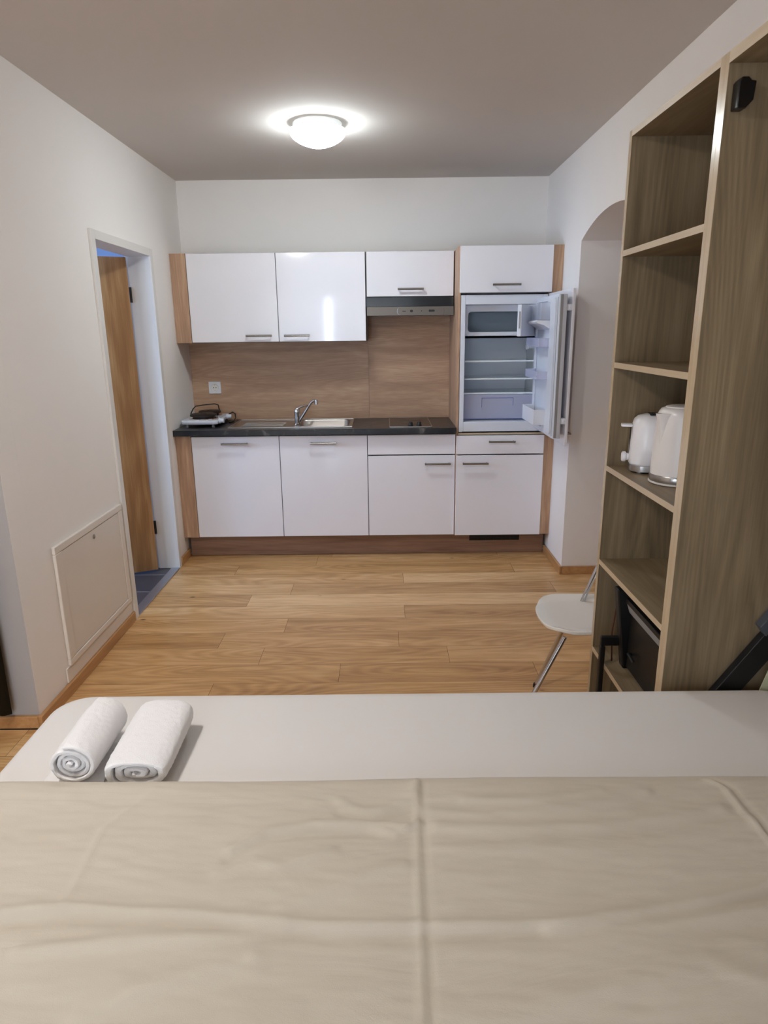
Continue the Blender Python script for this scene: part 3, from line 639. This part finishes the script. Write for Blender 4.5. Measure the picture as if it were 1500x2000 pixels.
# toaster
t = thing('toaster', 'white two-slot toaster behind the kettle on the shelf', 'toaster', (2.38, -2.86, ZS))
def toaster_body():
    bm = nb(); x0, x1, y0, y1 = 2.246, 2.490, -2.952, -2.812; rg = []
    for ins, z in ((.004, .026), (0, .032), (.002, .10), (.005, .15), (.011, .172), (.022, .184), (.038, .190)):
        r = max(.028, .045-ins*.3); rg.append([bm.verts.new((a, b, ZS+z)) for a, b in rrect(x0+ins, x1-ins, y0+ins, y1-ins, r, 6)])
    for A, C in zip(rg, rg[1:]):
        for k in range(len(A)): bm.faces.new((A[k], A[(k+1) % len(A)], C[(k+1) % len(A)], C[k]))
    bm.faces.new(rg[0][::-1]); bm.faces.new(rg[-1]); return bm
obj('body', toaster_body(), 'tstr', t)
obj('steel_band', prism(nb(), rrect(2.248, 2.488, -2.950, -2.814, .042), 'Z', ZS+.007, ZS+.026), 'steel', t)
for x in (2.28, 2.47):
    for y in (-2.93, -2.835): obj('foot', lathe(nb(), (x, y, ZS), [(.009, .0005), (.009, .008)], 12), 'grey', t)
for y in (-2.920, -2.878): obj('slot', B(2.300, 2.465, y, y+.026, ZS+.1895, ZS+.1915), 'dark', t)
obj('lever', prism(nb(), rrect(2.216, 2.252, -2.902, -2.868, .006, 3), 'Z', ZS+.148, ZS+.157), 'tstr', t, bevel=.002)
obj('lever_slot', B(2.2455, 2.2485, -2.887, -2.884, ZS+.06, ZS+.148), 'dark', t)
obj('knob', lathe(nb(), (2.224, -2.886, ZS+.047), [(.013, 0), (.017, .003), (.017, .012), (.012, .016), (.012, .03)], 24, 'X'), 'tstr', t)

_mt = Matrix.Translation(Vector((2.226, -2.897, 0))) @ Matrix.Rotation(math.radians(-14), 4, 'Z') @ Matrix.Translation(Vector((-2.246, 2.952, 0)))
t.location = _mt @ t.location; t.rotation_euler = (0, 0, math.radians(-14))

# ---------------------------------------------------------------- folded black furniture leaning in the lowest bays
t = thing('folding_table', 'black folded table with grey edge standing low in the shelf unit', 'folding table', (2.26, -3.05, .402))
Z5 = .4025
obj('leg', prism(nb(), [(2.252, Z5), (2.305, Z5), (2.262, .700), (2.212, .700)], 'Y', -2.925, -2.885), 'blackm', t, bevel=.006)
obj('leg', B(2.258, 2.285, -3.290, -3.262, Z5, .690), 'blackm', t, bevel=.004)
obj('crossbar', B(2.176, 2.262, -2.905, -2.888, .480, .515), 'blackm', t, bevel=.004)
obj('foot_bar', B(2.176, 2.194, -2.907, -2.886, .10, .4795), 'blackm', t, bevel=.004)
obj('board', B(2.262, 2.278, -3.2615, -2.9265, Z5+.01, .617), 'blackm', t, bevel=.002)
obj('board_edge', prism(nb(), [(2.244, .654), (2.275, .654), (2.275, .6175), (2.256, .6175)], 'Y', -3.255, -2.930), 'grey', t, bevel=.002)
obj('top_rail', B(2.240, 2.275, -3.262, -2.927, .6545, .672), 'blackm', t, bevel=.003)
obj('inner_board', B(2.300, 2.306, -2.895, -2.84, .50, .63), 'grey', t, bevel=.001)
hk = nb(); tube(hk, [(2.262, -2.96, .475), (2.248, -2.975, .485), (2.246, -3.0, .485), (2.252, -3.012, .472)], .006, 8); obj('catch', hk, 'blackm', t)
cdm = nb(); tube(cdm, [(2.236, -2.878, .67), (2.222, -2.876, .52), (2.228, -2.880, .41)], .0028, 6); obj('strap', cdm, 'cord', t)

# ---------------------------------------------------------------- chair
t = thing('chair', 'white plastic chair on chrome tube legs beside the shelf unit', 'chair', (2.27, -2.53, 0))
def seat():
    bm = nb(); nx, ny = 26, 22; x0, x1 = 2.043, 2.455; zc = .421; grid = []
    def half(u):      # half width along the depth
        if u < .28: return .196*(1-.30*(1-(u/.28))**2.2)
        return .196-.012*((u-.28)/.72)**2
    for i in range(nx+1):
        u = i/nx; row = []
        x = x0+(x1-x0)*u
        for j in range(ny+1):
            s = -1+2*j/ny; y = -2.522+half(u)*s
            xx = x+(.030*s*s*(1-u)**3)
            z = zc+.010*max(0, abs(s)-.72)/.28-.006*(1-s*s)*math.sin(math.pi*min(1, u*1.1))
            if u < .08: z -= .006*(1-u/.08)
            if u > .85: z += .05*((u-.85)/.15)**2
            row.append(bm.verts.new((xx, y, z)))
        grid.append(row)
    for i in range(nx):
        for j in range(ny): bm.faces.new((grid[i][j], grid[i+1][j], grid[i+1][j+1], grid[i][j+1]))
    bmesh.ops.recalc_face_normals(bm, faces=bm.faces)
    bmesh.ops.solidify(bm, geom=bm.faces[:], thickness=.014)
    return bm
obj('seat', seat(), 'chairw', t, bevel=.004)
for pts_ in ([(1.925, -2.700, .010), (2.110, -2.690, .412)], [(2.095, -2.345, .010), (2.215, -2.42, .412)]):
    obj('leg', tube(nb(), pts_, .0095, 12), 'chrome', t)
for pts_ in ([(2.262, -2.385, .425), (2.30, -2.385, .53), (2.42, -2.385, .86)], [(2.335, -2.69, .425), (2.37, -2.69, .53), (2.45, -2.69, .86)]):
    obj('back_tube', tube(nb(), pts_, .0095, 12), 'chrome', t)
for y in (-2.67, -2.40):
    bm = nb(); tube(bm, [(2.50, y, .010), (2.33, y, .405)], .0095, 12); obj('leg', bm, 'chrome', t)
for y in (-2.67, -2.40): obj('foot', lathe(nb(), (2.502, y, 0), [(.013, .0005), (.013, .012), (.010, .02)], 12), 'black', t)
obj('foot', lathe(nb(), (1.923, -2.70, 0), [(.013, .0005), (.013, .012), (.010, .02)], 12), 'black', t); obj('foot', lathe(nb(), (2.094, -2.345, 0), [(.013, .0005), (.013, .012), (.010, .02)], 12), 'black', t)
bk = nb(); v0 = []
for zz in (.66, .70, .78, .86, .88):
    row = []
    for j in range(13):
        s = -1+2*j/12; row.append(bk.verts.new((2.378+.32*(zz-.66)+.045*(1-s*s)-.012*(s+1), -2.54+.16*s, zz)))
    v0.append(row)
for A, C in zip(v0, v0[1:]):
    for j in range(12): bk.faces.new((A[j], A[j+1], C[j+1], C[j]))
bmesh.ops.solidify(bk, geom=bk.faces[:], thickness=.01); obj('backrest', bk, 'chairw', t, ang=60)

# ---------------------------------------------------------------- bed
ZBED = .60; bx_l, bx_r, b_far, b_near = .527, 2.540, -3.388, -4.79
t = thing('wall_bed', 'fold-out bed with a smooth white fitted sheet across the foreground', 'bed', (1.53, -4.1, 0))
def sheet():
    bm = nb(); prof = [(.0, .42), (.0, .56), (.004, .580), (.012, .592), (.026, .599), (.045, ZBED)]
    rg = []
    for ins, z in prof:
        rg.append([bm.verts.new((a, b, z)) for a, b in rrect(bx_l+ins, bx_r-ins, b_near+ins, b_far-ins, max(.095-ins*.8, .02), 10)])
    for A, C in zip(rg, rg[1:]):
        for k in range(len(A)): bm.faces.new((A[k], A[(k+1) % len(A)], C[(k+1) % len(A)], C[k]))
    bm.faces.new(rg[0][::-1]); bm.faces.new(rg[-1]); return bm
obj('mattress', sheet(), 'sheet', t)
obj('bed_frame', box(nb(), bx_l+.02, bx_r-.01, b_near+.005, b_far-.005, .34, .419), 'gy', t, bevel=.004)
for x in (.60,):
    for y in (-3.5, -4.7): obj('leg', tube(nb(), [(x, y, .001), (x, y, .34)], .018, 14), 'blackm', t)
# lift arm by the cabinet side
la = nb(); pts4 = [(2.303, .53), (2.375, .53), (2.50, .712), (2.50, .82)]
prism(la, pts4, 'Y', -3.382, -3.357); arm = obj('lift_arm', la, 'blackm', t, bevel=.002)

obj('arm_cap', prism(nb(), [(2.436, .772), (2.455, .745), (2.50, .80), (2.50, .835), (2.478, .835)], 'Y', -3.3845, -3.356), 'foam', arm, bevel=.002)
obj('slat_end', prism(nb(), [(2.452, .56), (2.476, .56), (2.510, .70), (2.492, .71)], 'Y', -3.3870, -3.3835), 'pale', t)

# ---------------------------------------------------------------- bedspread in the foreground
FK = .95
def bump1(d, w_): return math.exp(-(d/w_)**2)
def seg_dist(x, y, pts):
    best = 9
    for (ax, ay_), (bx_, by_) in zip(pts, pts[1:]):
        dx, dy = bx_-ax, by_-ay_; q = max(0, min(1, ((x-ax)*dx+(y-ay_)*dy)/(dx*dx+dy*dy))); px_, py_ = ax+q*dx, ay_+q*dy
        sgn = 1 if dx*(y-ay_)-dy*(x-ax) > 0 else -1
        dd_ = math.hypot(x-px_, y-py_)
        if dd_ < abs(best): best = dd_*sgn
    return best
# (polyline, height, width, kind) kind 0 = ridge, 1 = step: sharp on one side, soft on the other
FOLDS = [
 ([(1.486, -3.82), (1.478, -4.07), (1.468, -4.45), (1.46, -4.85)], .0035, .006, 0),
 ([(1.500, -3.82), (1.492, -4.07), (1.482, -4.45), (1.474, -4.85)], -.0025, .006, 0),
 ([(.55, -4.19), (.90, -4.152), (1.13, -4.172), (1.34, -4.194), (1.70, -4.192), (1.95, -4.15), (2.2, -4.09)], .007, .011, 0),
 ([(.55, -4.21), (.90, -4.172), (1.13, -4.192), (1.34, -4.212), (1.70, -4.210), (1.95, -4.168), (2.2, -4.11)], -.006, .012, 0),
 ([(.86, -4.235), (1.05, -4.215), (1.26, -4.197)], .006, .012, 0),
 ([(1.68, -4.205), (1.85, -4.19), (2.25, -4.14)], .007, .014, 0),
 ([(1.14, -4.03), (1.20, -3.985), (1.28, -3.965), (1.40, -3.960), (1.46, -3.975)], .007, .012, 0),
 ([(1.14, -4.05), (1.20, -4.005), (1.28, -3.985), (1.40, -3.982)], -.006, .012, 0),
 ([(1.33, -3.90), (1.38, -3.93), (1.47, -3.90), (1.485, -3.84)], .005, .013, 0),
 ([(1.33, -3.935), (1.40, -3.955), (1.47, -3.93)], -.005, .010, 0),
 ([(1.40, -3.975), (1.44, -3.99), (1.485, -3.965)], .006, .008, 0),
 ([(1.13, -4.085), (1.19, -4.06), (1.24, -4.07), (1.32, -4.03)], .005, .014, 0),
 ([(1.25, -4.16), (1.34, -4.11), (1.45, -4.07)], .005, .016, 0),
 ([(1.50, -3.93), (1.62, -3.945), (1.80, -3.93), (1.95, -3.88)], .005, .016, 0),
 ([(1.52, -3.975), (1.68, -3.985), (1.88, -3.97), (2.08, -3.93)], .006, .016, 0),
 ([(1.58, -3.90), (1.72, -3.905), (1.86, -3.875)], .005, .013, 0),
 ([(1.52, -4.03), (1.75, -4.035), (2.0, -4.0), (2.2, -3.95)], .004, .02, 0),
 ([(2.09, -3.83), (2.12, -3.86), (2.12, -3.95), (2.13, -4.06)], .005, .007, 0),
 ([(2.105, -3.83), (2.135, -3.87), (2.135, -3.96), (2.145, -4.07)], -.004, .007, 0),
 ([(.89, -4.15), (.885, -3.98), (.95, -3.87)], .0025, .007, 0),
 ([(1.0, -4.33), (1.12, -4.27), (1.22, -4.25)], .004, .02, 0),
 ([(1.55, -4.36), (1.72, -4.31), (1.9, -4.27), (2.0, -4.31)], .005, .024, 0),
 ([(1.08, -4.42), (1.25, -4.33), (1.42, -4.30)], .003, .03, 0),
]
from mathutils import noise as mn
def spread_h(x, y):
    base = .648+.008*math.sin(2.2*x+.5)*math.sin(3*y)
    d_ = (FRONT(x)-y)          # distance behind the front edge of the spread
    q = min(1, max(0, d_/.055)); base = .603+(base-.603)*math.sqrt(max(0, 1-(1-q)**2))
    k = min(1, q*1.2)
    h = 0
    for pts_, hh, ww, _ in FOLDS:
        h += FK*hh*bump1(seg_dist(x, y, pts_), ww)
    h += .006*(mn.noise(Vector((x*2.6+y, y*8-x*1.2, 0)))) + .0026*mn.noise(Vector((x*7+y*4, y*22-x*4, 3))) + .0014*mn.noise(Vector((x*20+y*9, y*60, 7)))
    return base+h*k
def FRONT(x): return -3.802+.006*math.sin(4*x+1)+(.006*(x-1.3) if x > 1.3 else 0)
def spread():
    bm = nb(); nx, ny = 300, 210; x0, x1, y1 = .515, 2.50, -4.80; g_ = []
    for i in range(nx+1):
        x = x0+(x1-x0)*i/nx; row = []; f = FRONT(x)
        for j in range(ny+1):
            q = j/ny; y = f+(y1-f)*(q**1.15); row.append(bm.verts.new((x, y, spread_h(x, y))))
        g_.append(row)
    for i in range(nx):
        for j in range(ny): bm.faces.new((g_[i][j], g_[i][j+1], g_[i+1][j+1], g_[i+1][j]))
    def skirt(edge, dz_):
        low = [bm.verts.new((v.co.x, v.co.y, dz_)) for v in edge]
        for k in range(len(edge)-1): bm.faces.new((edge[k], edge[k+1], low[k+1], low[k]))
    skirt([r[0] for r in g_], .6012); skirt(g_[-1], .6012); skirt(g_[0], .46); skirt([r[-1] for r in g_], .46)
    return bm
tag(obj('bedspread', spread(), 'spread', ang=89), 'creased beige bedspread covering the near half of the bed', 'bedspread')

# ---------------------------------------------------------------- rolled towels
def towel(label, cx_, y0, y1, zb, a, b0, b1, turns, thick, pw, phase, tail=None):
    """a ribbon wound into a roll: a half width, b half height at the near and far end"""
    t = None; bm = nb(); n = int(turns*40); L = 26; outer = []; inner = []
    def shape(th, rad, b):
        c, s = math.cos(th), math.sin(th); e = 2/pw
        return (a*rad*math.copysign(abs(c)**e, c), b*rad*math.copysign(abs(s)**e, s))
    ga = thick/a
    rows_o, rows_i = [], []
    for l in range(L+1):
        v = l/L; y = y0+(y1-y0)*v; b = b0+(b1-b0)*v; ro, ri = [], []; endr = 1-.05*(abs(2*v-1)**8)
        for k in range(n+1):
            th = phase+2*math.pi*turns*k/n; rad = (k/n)*(1-.12)+.12
            wob = 1+.035*mn.noise(Vector((math.cos(th)*2+rad*5, math.sin(th)*2, phase+y*6)))
            x_, z_ = shape(th, rad*wob*endr, b); hz = .80*.88/turns
            x2, z2 = shape(th, max(.02, rad*wob*endr-hz), b)
            sk = .012*math.sin(rad*9)*(abs(2*v-1)**3)  # ends of the windings are uneven
            ro.append(bm.verts.new((cx_+x_, y+sk*(-1 if v < .5 else 1)*.4, zb+b+z_))); ri.append(bm.verts.new((cx_+x2, y+sk*(-1 if v < .5 else 1)*.4, zb+b+z2)))
        rows_o.append(ro); rows_i.append(ri)
    for l in range(L):
        for k in range(n):
            bm.faces.new((rows_o[l][k], rows_o[l][k+1], rows_o[l+1][k+1], rows_o[l+1][k])); bm.faces.new((rows_i[l][k+1], rows_i[l][k], rows_i[l+1][k], rows_i[l+1][k+1]))
        bm.faces.new((rows_o[l][n], rows_i[l][n], rows_i[l+1][n], rows_o[l+1][n])); bm.faces.new((rows_i[l][0], rows_o[l][0], rows_o[l+1][0], rows_i[l+1][0]))
    for k in range(n):
        bm.faces.new((rows_o[0][k+1], rows_o[0][k], rows_i[0][k], rows_i[0][k+1])); bm.faces.new((rows_o[L][k], rows_o[L][k+1], rows_i[L][k+1], rows_i[L][k]))
    if tail:
        x0, x1, ya, yb, z0, z1 = tail; m_ = 14; top_, bot = [], []
        for l in range(m_+1):
            y = ya+(yb-ya)*l/m_; top_.append([]); bot.append([])
            for k in range(m_+1):
                x = x0+(x1-x0)*k/m_; e = min(1, min(k, m_-k, l, m_-l)/2); zz = z0+(z1-z0)*(.35+.65*math.sqrt(e))+.0015*mn.noise(Vector((x*40, y*40, 1)))
                top_[-1].append(bm.verts.new((x, y+.004*math.sin(x*40), zz))); bot[-1].append(bm.verts.new((x, y+.004*math.sin(x*40), z0)))
        for l in range(m_):
            for k in range(m_): bm.faces.new((top_[l][k], top_[l][k+1], top_[l+1][k+1], top_[l+1][k])); bm.faces.new((bot[l][k+1], bot[l][k], bot[l+1][k], bot[l+1][k+1]))
        for k in range(m_):
            bm.faces.new((top_[0][k+1], top_[0][k], bot[0][k], bot[0][k+1])); bm.faces.new((top_[m_][k], top_[m_][k+1], bot[m_][k+1], bot[m_][k])); bm.faces.new((top_[k][0], top_[k+1][0], bot[k+1][0], bot[k][0])); bm.faces.new((top_[k+1][m_], top_[k][m_], bot[k][m_], bot[k+1][m_]))
    o = tag(obj('rolled_towel', bm, 'towel', ang=75), label, 'towel', 'rolled white towels on the bed')
    tx = bpy.data.textures.get('terry') or bpy.data.textures.new('terry', 'CLOUDS'); tx.noise_scale = .009; tx.noise_depth = 2
    m = o.modifiers.new('sub', 'SUBSURF'); m.levels = 1; m.render_levels = 1
    m = o.modifiers.new('pile', 'DISPLACE'); m.texture = tx; m.strength = .0034; m.mid_level = .5; m.texture_coords = 'LOCAL'
    return o
towel('smaller round rolled white towel, nearer the bed corner', .742, -3.795, -3.605, .611, .057, .049, .052, 4.2, .0105, 2.1, .6, tail=(.662, .800, -3.798, -3.63, .6025, .612))
towel('larger flattened rolled white towel on the white sheet', .884, -3.799, -3.575, .602, .080, .037, .046, 3.4, .0125, 2.7, 2.4)
